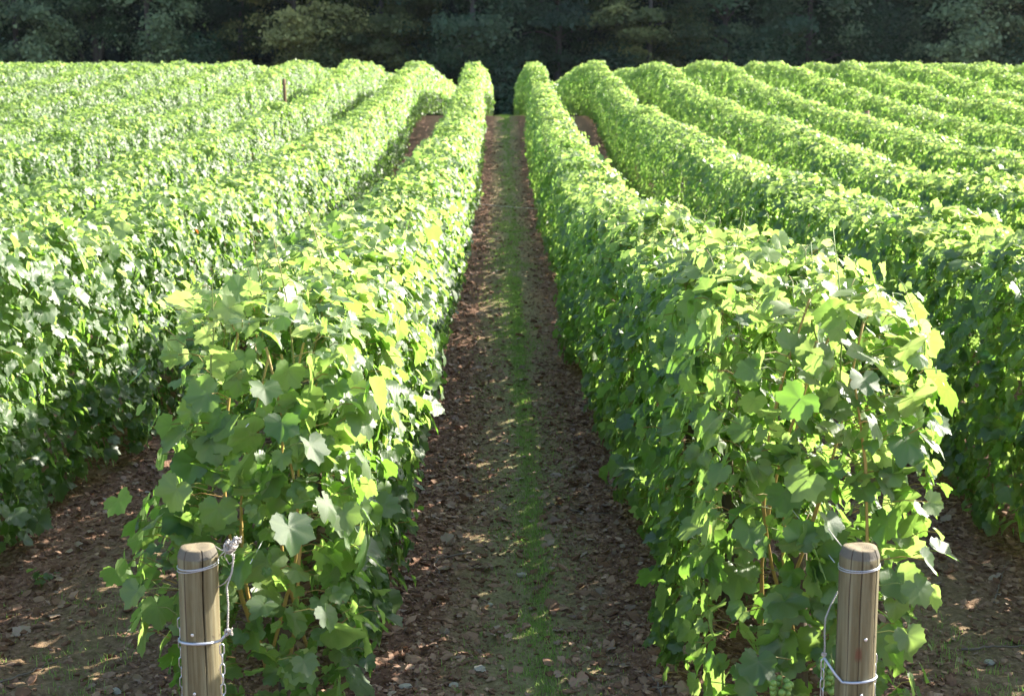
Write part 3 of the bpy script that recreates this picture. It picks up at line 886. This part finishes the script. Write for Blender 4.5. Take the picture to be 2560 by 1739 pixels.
# ------------------------------------------------------------------ string across the alley, stakes in the rows
p0, p1 = at(1050, 459, 13.6), at(1245, 475, 14.0)
t = np.linspace(0, 1, 14)[:, None]
sp = p0 + (p1 - p0) * t; sp[:, 2] -= 0.010 * np.sin(t[:, 0] * math.pi)
mb = MB(); mb.tube(sp, 0.0022, 5)
tag(mb.build("string", M_STRING), "pale thin string stretched across the grassy alley between two rows", "string")

def stake(px, py0, py1, Z, label):
    a, b = at(px, py0, Z), at(px + 3, py1, Z)
    g = float(prof(b[1]))
    mb = MB()
    n = 10
    pts = np.array([[a[0] + (b[0] - a[0]) * u, a[1], a[2] + (g - 0.2 - a[2]) * u] for u in np.linspace(0, 1, n)])
    mb.tube(pts, np.linspace(0.030, 0.036, n), 7)
    mb.tube([pts[0] + (-0.05, 0, -0.09), pts[0] + (0.05, 0.0, -0.085)], 0.008, 5)
    o = mb.build("stake", M_STAKE)
    tag(o, label, "stake", "rusty stakes in the vine rows")
stake(645, 180, 245, 24.5, "rusty orange stake standing against the fourth vine row on the cracked post side")
stake(1967, 252, 290, 17.5, "rusty orange stake in the vine rows on the side of the knot hole post")

# ------------------------------------------------------------------ soil clods, stones, litter, twigs, grass
def ico(sub):
    bm = bmesh.new(); bmesh.ops.create_icosphere(bm, subdivisions=sub, radius=1.0)
    V = np.array([v.co for v in bm.verts]); F = np.array([[v.index for v in f.verts] for f in bm.faces]); bm.free()
    return V, F
def clod_templates(sub, n, r, flat=0.6, rough=0.22):
    V, F = ico(sub)
    out = []
    for _ in range(n):
        d = r.normal(0, rough, len(V)); k = r.normal(0, 1, 3)
        W = V * (1 + d[:, None]) * np.array([1, r.uniform(0.6, 1.0), flat * r.uniform(0.7, 1.2)])
        out.append((W, F.ravel(), np.full(len(F), 3)))
    return out
def scatter_xy(n, r, y0, y1, pw=1.7, band=None):
    y = y0 + (y1 - y0) * r.random(n) ** pw
    x = r.uniform(-1, 1, n) * np.minimum(0.45 * y + 0.35, 3.2)
    return x, y
def rand_rot(n, r, flat=1.0):
    a = r.uniform(0, 6.28, n)
    nrm = np.stack([r.normal(0, 0.35, n) * flat, r.normal(0, 0.35, n) * flat, np.ones(n)], 1)
    return frames(nrm, np.stack([np.cos(a), np.sin(a), np.zeros(n)], 1))
def alley_off(x):
    return np.abs(((x - 0.03) / S + 0.5) % 1.0 - 0.5) * S      # distance from the middle of the alley

def make_clods():
    r = np.random.default_rng(21)
    mb = MB()
    T1, T2 = clod_templates(0, 30, r, 0.55, 0.30), clod_templates(1, 18, r, 0.42, 0.27)
    n1, n2 = 100000, 30000
    n = n1 + n2
    y = np.concatenate([2.2 + 6.3 * r.random(n1) ** 1.35, 8.5 + 17 * r.random(n2) ** 1.3])
    x = r.uniform(-0.64, 0.64, n) + S * np.where(r.random(n) < 0.46, 0, np.where(r.random(n) < 0.5, -1, 1))
    keep = r.random(n) < np.clip(0.14 + alley_off(x) / 0.36, 0, 1)
    x, y = x[keep], y[keep]; n = len(x)
    s = np.clip(r.lognormal(math.log(0.0056), 0.58, n), 0.0022, 0.024) * np.where(y > 8.5, 1.3, 1.0)
    P = np.stack([x, y, gz(x, y) + s * 0.15], 1)
    Rm = rand_rot(n, r); tint = np.clip(r.normal(0.20, 0.27, n), 0, 1)
    big = (s > 0.011) & (y < 8)
    for T, sel in ((T1, ~big), (T2, big)):
        ids = np.nonzero(sel)[0]; which = r.integers(0, len(T), len(ids))
        for k, (V, lo, sz) in enumerate(T):
            idx = ids[which == k]
            W = np.einsum('nij,vj->nvi', Rm[idx], V) * s[idx][:, None, None] + P[idx][:, None]
            mb.add(W.reshape(-1, 3), (lo[None] + (np.arange(len(idx)) * len(V))[:, None]).ravel(), np.tile(sz, len(idx)), 0, False,
                   tint=np.repeat(tint[idx], len(V)))
    tag(mb.build("gravel", M_CLOD), "brown soil crumbs and small stones covering the tilled strips", "gravel", kind="stuff")
make_clods()

def make_litter():
    r = np.random.default_rng(22)
    mb = MB()
    for T, n, y0, y1 in ((T_NEAR, 2600, 2.2, 6.0), (T_MID, 6500, 5.0, 18)):
        y = y0 + (y1 - y0) * r.random(n) ** 1.3
        x = r.uniform(-0.64, 0.64, n) + S * np.where(r.random(n) < 0.6, 0, np.where(r.random(n) < 0.5, -1, 1))
        keep = r.random(n) < np.clip(0.2 + alley_off(x) / 0.4, 0, 1)
        x, y = x[keep], y[keep]; m = len(x)
        P = np.stack([x, y, gz(x, y) + 0.006 + 0.006 * r.random(m)], 1)
        put_leaves(mb, T, P, rand_rot(m, r, 1.3), np.clip(r.lognormal(math.log(0.013), 0.45, m), 0.005, 0.034), np.clip(r.normal(0.4, 0.3, m), 0, 1),
                   np.clip(r.normal(0.1, 0.25, m), 0, 1), np.zeros(m), r)
    tag(mb.build("leaf_litter", M_LITTER), "dry brown fallen leaves lying over the soil between the vine rows", "leaf litter", kind="stuff")
make_litter()

def make_grass():
    r = np.random.default_rng(23)
    mb = MB()
    def tufts(n, y0, y1, cx, sx, per, hh, pw=1.2, patch=True):
        y = y0 + (y1 - y0) * r.random(n) ** pw
        x = cx + r.normal(0, sx, n)
        if patch:
            k = fbm(x * 5, y * 2.2, 31) + 0.55 * np.exp(-((x - cx) / 0.06) ** 2) > 0.05
            x, y = x[k], y[k]
        n = len(x)
        x = np.repeat(x, per) + r.normal(0, 0.012, n * per); y = np.repeat(y, per) + r.normal(0, 0.012, n * per)
        m = len(x)
        g = gz(x, y)
        a = r.uniform(0, 6.28, m); h = np.clip(r.lognormal(math.log(hh), 0.4, m), 0.006, 0.07); ln = h * r.uniform(0.2, 1.1, m)
        w = r.uniform(0.0007, 0.0015, m) * (1 + np.clip(y - 6, 0, 20) * 0.12)
        d = np.stack([np.cos(a), np.sin(a), np.zeros(m)], 1); sd = np.stack([-np.sin(a), np.cos(a), np.zeros(m)], 1)
        B = np.stack([x, y, g - 0.003], 1)
        M = B + d * (ln * 0.35)[:, None] + np.array([0, 0, 1]) * (h * 0.65)[:, None]
        Tp = B + d * ln[:, None] + np.array([0, 0, 1]) * h[:, None]
        V = np.stack([B - sd * w[:, None], B + sd * w[:, None], M + sd * w[:, None] * 0.8, M - sd * w[:, None] * 0.8, Tp], 1)
        lo = (np.array([0, 1, 2, 3, 3, 2, 4])[None] + (np.arange(m) * 5)[:, None]).ravel()
        mb.add(V.reshape(-1, 3), lo, np.tile([4, 3], m), 0, True, tint=np.repeat(np.clip(r.normal(0.4, 0.3, m), 0, 1), 5))
    tufts(4600, 2.3, 12, 0.065, 0.03, 5, 0.013)
    tufts(10000, 2.3, 16, 0.03, 0.14, 4, 0.010)
    tufts(5000, 9, 52, 0.04, 0.10, 5, 0.018)
    tufts(520, 2.3, 4.2, -1.22, 0.16, 6, 0.015)
    tufts(520, 2.3, 4.2, 1.28, 0.16, 6, 0.016)
    tag(mb.build("grass", M_GRASS), "thin short green grass growing along the middle of the alleys", "grass", kind="stuff")
make_grass()

def ground_at(px, py):
    """where the ray through a pixel of the photo meets the slope"""
    z = 2.0
    for _ in range(400):
        p = at(px, py, z)
        if p[2] <= prof(p[1]): break
        z += 0.02
    return p
ST = clod_templates(2, 8, np.random.default_rng(31), 0.42, 0.14)
STONES = [(1183, 1303, .022, "flat whitish stone on the grass strip between the vine rows"),
          (1112, 1362, .017, "pale cream stone beside the grass strip, near the foot of the alley"),
          (1065, 882, .022, "small white stone on the dark soil close to the sunny row"),
          (1090, 1530, .022, "orange tan stone among fallen leaves at the bottom of the alley"),
          (1030, 1555, .018, "greyish flat stone lying low at the bottom edge of the alley"),
          (920, 1553, .024, "broad pinkish stone under the sunny vine row by the cracked post"),
          (235, 1135, .026, "large pale stone in the side alley between the two sunny rows"),
          (335, 1118, .014, "small white stone beside the cracked post's vine row, in the side alley"),
          (300, 1432, .020, "grey stone on the soil in the grassy patch left of the cracked post"),
          (262, 1665 - 100, .024, "flat beige stone at the bottom edge beside the grassy patch"),
          (1325, 940, .02, "whitish stone at the foot of the shaded vine row"),
          (2245, 1497, .02, "small orange stone on the bare soil beyond the knot hole post")]
for i, (px, py, s, lab) in enumerate(STONES):
    V, lo, sz = ST[i % len(ST)]
    p = ground_at(px, py)
    c = np.array([p[0], p[1], float(gz(p[0], p[1])) + s * 0.25])
    a = i * 1.3
    Rz = np.array([[math.cos(a), -math.sin(a), 0], [math.sin(a), math.cos(a), 0], [0, 0, 1]])
    mb = MB(); mb.add((V @ Rz.T) * s * 0.8 + c, lo, sz, 0, False)
    tag(mb.build("stone", M_STONE), lab, "stone", "loose stones lying on the soil")

TWIGS = [([(1075, 1262), (995, 1280), (985, 1300), (1003, 1320)], "curved grey twig hooked on the soil beneath the sunny row"),
         ([(1250, 1148), (1315, 1160), (1395, 1165)], "long straight dark twig across the alley beside the shaded row"),
         ([(1480, 1578), (1555, 1570)], "short dark twig sticking out from under the shaded row's foot"),
         ([(1468, 1540), (1490, 1562), (1500, 1590)], "bent pale twig on the soil beside the knot hole post's row, bottom edge"),
         ([(60, 1145), (130, 1122), (195, 1095)], "thin pale twig on the soil in front of the outer sunny row"),
         ([(0, 1570), (70, 1535), (130, 1505)], "dark crooked twig on the soil near the grassy patch's corner"),
         ([(2180, 1470), (2260, 1472), (2340, 1475)], "straight dark twig on the bare soil beyond the knot hole post"),
         ([(2255, 1365), (2265, 1330), (2275, 1300)], "upright looking pale twig lying across dark soil beyond the knot hole post")]
for pts, lab in TWIGS:
    r = np.random.default_rng(len(lab))
    g = [ground_at(*p) for p in pts]
    g = np.array([[p[0], p[1], float(gz(p[0], p[1])) + 0.007] for p in g])
    n = 14; t = np.linspace(0, len(g) - 1, n)
    P = np.stack([np.interp(t, np.arange(len(g)), g[:, k]) for k in range(3)], 1) + r.normal(0, 0.0018, (n, 3))
    mb = MB(); mb.tube(P, np.linspace(0.0035, 0.0018, n), 6)
    tag(mb.build("twig", M_TWIG), lab, "twig", "pruned twigs dropped on the soil")

def weed(px, py, label, n, L):
    r = np.random.default_rng(n)
    p = ground_at(px, py); g = float(gz(p[0], p[1]))
    c = np.array([p[0], p[1], g])
    mb = MB()
    ang = np.arange(n) * 2.4
    out = np.stack([np.cos(ang), np.sin(ang), np.full(n, 0.15)], 1)
    P = c + out * r.uniform(0.01, 0.05, n)[:, None] + np.array([0, 0, 0.02]) + np.array([0, 0, 1]) * r.uniform(0, 0.03, n)[:, None]
    put_leaves(mb, T_NEAR, P, frames(np.stack([out[:, 0] * .4, out[:, 1] * .4, np.ones(n)], 1) + r.normal(0, .2, (n, 3)), out), L * r.uniform(.6, 1.2, n), r.random(n), np.full(n, .1), np.zeros(n), r)
    put_petioles(mb, P, np.repeat(c[None], n, 0), 0.001, r)
    tag(mb.build("weed", [M_LEAF, M_STEM]), label, "weed")
weed(95, 1335, "low blue green weed on the soil in front of the outer sunny row", 11, 0.022)

# ------------------------------------------------------------------ the wood behind the vineyard
def tree_leaf(name, a, b, y, t_a, t_b):
    return leaf_material(name, a, b, y, tuple(min(1, c * 1.5) for c in a), t_a, t_b, t_fac=0.40, rough=0.55, spec=0.16, rust=False, vein_on=False)
M_T1 = tree_leaf("tree_leaf_bluish", (0.014, 0.044, 0.025), (0.048, 0.104, 0.054), (0.24, 0.31, 0.15), (0.06, 0.13, 0.03), (0.12, 0.20, 0.06))
M_T2 = tree_leaf("tree_leaf_olive", (0.020, 0.042, 0.014), (0.056, 0.090, 0.028), (0.34, 0.34, 0.11), (0.10, 0.15, 0.025), (0.24, 0.24, 0.05))
M_T3 = tree_leaf("tree_leaf_dark", (0.011, 0.034, 0.019), (0.037, 0.078, 0.040), (0.11, 0.18, 0.08), (0.05, 0.10, 0.025), (0.09, 0.16, 0.05))
M_DEEP_SHADE = leaf_material("shade_toned_wood_leaf", (0.006, 0.015, 0.010), (0.013, 0.028, 0.017), (0.03, 0.05, 0.03), (0.02, 0.04, 0.02), (0.03, 0.06, 0.02), (0.04, 0.08, 0.03), t_fac=0.3, rough=0.6, spec=0.08, rust=False, vein_on=False)  # near-black leaf colour: the shade of the wood's depth is painted in
M_TBARK = simple("tree_bark", lambda nt: mixc(nt, noise(nt, 3, 5), (0.05, 0.046, 0.042), (0.11, 0.10, 0.094)), 0.95)

def tree(x, y, h, spread, mat, label, seed, low=0.6, nclump=112, per=290, trunk_lean=0.0, fork=False, pale=0.0, flat=0.45, lsize=0.070):
    r = np.random.default_rng(seed)
    g = float(prof(y))
    root = empty("tree", (x, y, g), label, "tree", "trees along the edge of the wood")
    mb = MB()
    top = np.array([x + trunk_lean * h, y + r.normal(0, 0.4), g + h * 0.85])
    p = curve((x, y, g - 0.3), top, (r.normal(0, 0.25), 0, 0), 14, r)
    mb.tube(p, np.linspace(0.17, 0.05, 14) * (h / 11), 9)
    if fork:
        for q, dx in ((2, -1.9), (3, 1.0)):
            mb.tube(curve(p[q], p[q] + np.array([dx, 0.0, 4.6]), (0.1 * np.sign(dx), 0, 0), 9, r), np.linspace(0.12, 0.04, 9), 7)
    limbs = []
    for i in range(13):
        k = r.integers(3, 12)
        a = r.uniform(0, 6.28); ln = spread * r.uniform(0.55, 1.0)
        e = p[k] + np.array([math.cos(a) * ln, math.sin(a) * ln * 0.8, r.uniform(-0.3, 1.3)])
        q = curve(p[k], e, (0, 0, 0.3), 8, r)
        mb.tube(q, np.linspace(0.055, 0.012, 8), 5); limbs.append(q)
    mb.build("trunk", M_TBARK, root)
    # crown: leaf sprays gathered in clumps along the limbs and through the crown's shell
    C = []
    for i in range(nclump):
        if r.random() < 0.35:
            q = limbs[r.integers(0, len(limbs))]; c = q[r.integers(3, 8)] + r.normal(0, 0.35, 3)
        else:
            u = r.normal(0, 1, 3); u /= np.linalg.norm(u)
            rad = r.uniform(0.55, 1.08)
            c = np.array([x + trunk_lean * h * 0.6, y, g + low + (h - low) * 0.5]) + u * rad * np.array([spread, spread * 0.8, (h - low) * 0.5])
        C.append(c)
    C = np.array(C)
    C = C[C[:, 2] > g + low * 0.6]
    n = len(C) * per
    cid = np.repeat(np.arange(len(C)), per)
    sz = r.uniform(0.30, 0.72, len(C))[cid]
    off = r.normal(0, 1, (n, 3)) * sz[:, None] * np.array([0.75, 0.75, flat])
    off[:, 2] -= 0.18 * (off[:, 0] ** 2 + off[:, 1] ** 2)
    P = C[cid] + off
    axis = P - np.array([x, y, g + h * 0.4])
    axis /= np.linalg.norm(axis, axis=1, keepdims=True) + 1e-6
    nrm = axis * 0.6 + np.array([0, 0, 0.6]) + r.normal(0, 0.30, (n, 3))
    tip = axis + np.array([0, 0, -0.6]) + r.normal(0, 0.6, (n, 3))
    pal = np.clip(r.normal(pale, 0.22, len(C)), 0, 1)[cid] * r.uniform(0.5, 1.2, n)  # pale clumps: sunlit sprays and highlights painted as leaf colour; olive trees' yellowing too
    tint = np.clip(np.repeat(r.random(len(C)), per) * 0.85 + r.random(n) * 0.15, 0, 1)
    mbc = MB()
    put_leaves(mbc, T_FAR, P, frames(nrm, tip), lsize * np.clip(r.lognormal(0, 0.35, n), 0.4, 2), tint, np.clip(pal, 0, 1), np.zeros(n), r)
    mbc.build("crown", mat, root)

TREES = [
 # x, y, h, spread, mat, label, kwargs
 (-27.5, 63.5, 11, 3.4, M_T1, "bluish green bushy tree standing at the very edge of the picture over the sunny rows", dict(pale=0.2)),
 (-22.6, 64.0, 12, 3.2, M_T1, "tree with pale grey green hanging sprays, above the sunny outer rows", dict(pale=0.75)),
 (-19.4, 65.0, 13, 3.0, M_T3, "bare forked trunk tree with thin foliage high up", dict(fork=True, low=3.6, nclump=56)),
 (-16.4, 63.2, 12, 2.7, M_T1, "tall tree with bright silvery foliage tips beside the forked trunk", dict(pale=0.8, low=1.6)),
 (-12.9, 66.0, 12, 2.6, M_T3, "slender dark tree in the deepest shade gap of the wood edge", dict(low=3.0, nclump=60, trunk_lean=0.05)),
 (-9.6, 63.4, 12, 3.3, M_T2, "olive tree with yellowing leaf sprays", dict(pale=0.7, flat=0.3)),
 (-5.6, 64.6, 12, 3.0, M_T2, "olive green spreading tree next to the yellowing one", dict(pale=0.25, flat=0.3)),
 (-1.6, 63.6, 12, 3.0, M_T1, "blue green tree straight behind the end of the grassy alley", dict(pale=0.12)),
 (2.6, 64.4, 12, 3.1, M_T3, "dark tree with layered drooping branches just past the alley's end", dict(pale=0.15, flat=0.28)),
 (6.6, 63.4, 11, 2.9, M_T2, "dark olive tree with level layered branches", dict(pale=0.18, flat=0.25)),
 (10.6, 64.2, 12, 3.0, M_T1, "green tree with a few bright upright tips", dict(pale=0.28)),
 (14.2, 63.4, 12, 3.1, M_T1, "dense rounded blue green tree with fine foliage", dict(pale=0.15)),
 (18.4, 65.0, 12, 3.0, M_T3, "very dark tree between two leafier ones above the shaded rows", dict(low=1.5)),
 (21.8, 63.4, 12, 3.1, M_T1, "tree with glittering silver highlights on its upper leaves", dict(pale=0.75)),
 (25.6, 64.2, 12, 3.1, M_T2, "greyish olive tree at the picture's edge above the shaded rows", dict(pale=0.3)),
 (29.5, 63.6, 12, 3.2, M_T3, "dark outermost tree at the end of the wood edge over the shaded rows", dict()),
]
for i, (x, y, h, sp_, m, lab, kw) in enumerate(TREES):
    tree(x, y, h, sp_, m, lab, 300 + i, **kw)

def bush(x, y, h, w, mat, label, seed):
    r = np.random.default_rng(seed)
    g = float(prof(y)); n = 5200
    u = r.normal(0, 1, (n, 3)); u /= np.linalg.norm(u, axis=1, keepdims=True); u[:, 2] = np.abs(u[:, 2])
    rad = r.uniform(0.6, 1.02, n) * (1 + 0.3 * fbm(u[:, 0] * 3 + seed, u[:, 2] * 3 + u[:, 1] * 2, seed))
    P = np.array([x, y, g]) + u * rad[:, None] * np.array([w, w * 0.8, h])
    mb = MB()
    put_leaves(mb, T_FAR, P, frames(u * 0.6 + np.array([0, 0, .5]) + r.normal(0, .45, (n, 3)), u + np.array([0, 0, -.5]) + r.normal(0, .5, (n, 3))),
               0.085 * r.uniform(.5, 1.4, n), r.random(n), np.clip(r.normal(.1, .15, n), 0, 1), np.zeros(n), r)
    tag(mb.build("bush", mat), label, "bush", "bushes at the foot of the wood")
BUSH = [(-24.5, 61.6, 4.2, 2.4, M_T1, "wide bushy shrub under the pale sprayed tree"), (-13.8, 61.8, 3.8, 1.6, M_T1, "conical bluish shrub beneath the silvery tree"),
        (-8.0, 61.8, 3.4, 2.2, M_T2, "olive shrub beneath the yellowing tree"), (0.4, 61.9, 3.6, 2.0, M_T3, "dark shrub closing the end of the grassy alley"),
        (5.0, 62.0, 3.4, 2.0, M_T3, "dark low shrub beneath the layered branches"), (12.2, 61.9, 4.0, 2.2, M_T1, "round green shrub below the bright upright tips"),
        (17.4, 61.9, 3.6, 2.4, M_T3, "blackish shrub in the dark gap over the shaded rows"), (24.0, 61.6, 3.7, 1.8, M_T1, "domed grey green shrub below the glittering tree")]
for i, b in enumerate(BUSH):
    bush(*b, 700 + i)

def deep_wood():
    r = np.random.default_rng(55)
    mb = MB()
    n = 80000
    x = r.uniform(-48, 48, n); d = r.uniform(0, 1, n); y = 72 + d * 9 + 1.5 * fbm(x * 0.4, x * 0, 5)
    z = r.random(n) ** 0.9 * 22
    P = np.stack([x, y, prof(y) + z], 1)
    nrm = np.stack([r.normal(0, .5, n), -0.6 + r.normal(0, .4, n), 0.6 + r.normal(0, .4, n)], 1)
    tip = np.stack([r.normal(0, .5, n), r.normal(0, .5, n), -1 + r.normal(0, .4, n)], 1)
    put_leaves(mb, T_FAR, P, frames(nrm, tip), r.uniform(0.25, 0.5, n), r.random(n), np.clip(r.normal(0, .1, n), 0, 1), np.zeros(n), r)
    tag(mb.build("woods", M_DEEP_SHADE), "deep dark wood filling the space behind the first trees", "woods", kind="stuff")
deep_wood()

def ridge_wood():
    r = np.random.default_rng(56)
    mb = MB()
    n = 26000
    x = r.uniform(-70, 70, n); y = 82 + r.uniform(0, 7, n); z = r.random(n) * 27
    P = np.stack([x, y, prof(y) + z], 1)
    nrm = np.stack([r.normal(0, .4, n), -0.8 + r.normal(0, .3, n), 0.4 + r.normal(0, .3, n)], 1)
    tip = np.stack([r.normal(0, .5, n), r.normal(0, .5, n), -1 + r.normal(0, .4, n)], 1)
    put_leaves(mb, T_FAR, P, frames(nrm, tip), r.uniform(0.5, 0.9, n), r.random(n), np.clip(r.normal(0, .1, n), 0, 1), np.zeros(n), r)
    tag(mb.build("woods", M_DEEP_SHADE), "farther dark wood closing the view behind the trees", "woods", kind="stuff")
ridge_wood()

# ------------------------------------------------------------------ air: thin haze
def make_haze(density):
    bm = bmesh.new(); bmesh.ops.create_cube(bm, size=1.0)
    me = bpy.data.meshes.new("haze"); bm.to_mesh(me); bm.free()
    o = bpy.data.objects.new("haze", me); sc.collection.objects.link(o)
    o.scale = (820, 440, 36); o.location = (0, 185, 16.5)
    m, nt = new_mat("haze_air")
    v = nt.nodes.new("ShaderNodeVolumePrincipled")
    v.inputs['Color'].default_value = (0.80, 0.88, 1.0, 1); v.inputs['Density'].default_value = density
    v.inputs['Anisotropy'].default_value = 0.3
    out = nt.nodes.new("ShaderNodeOutputMaterial"); nt.links.new(v.outputs[0], out.inputs['Volume'])
    me.materials.append(m)
    tag(o, kind="stuff")
make_haze(0.00009)
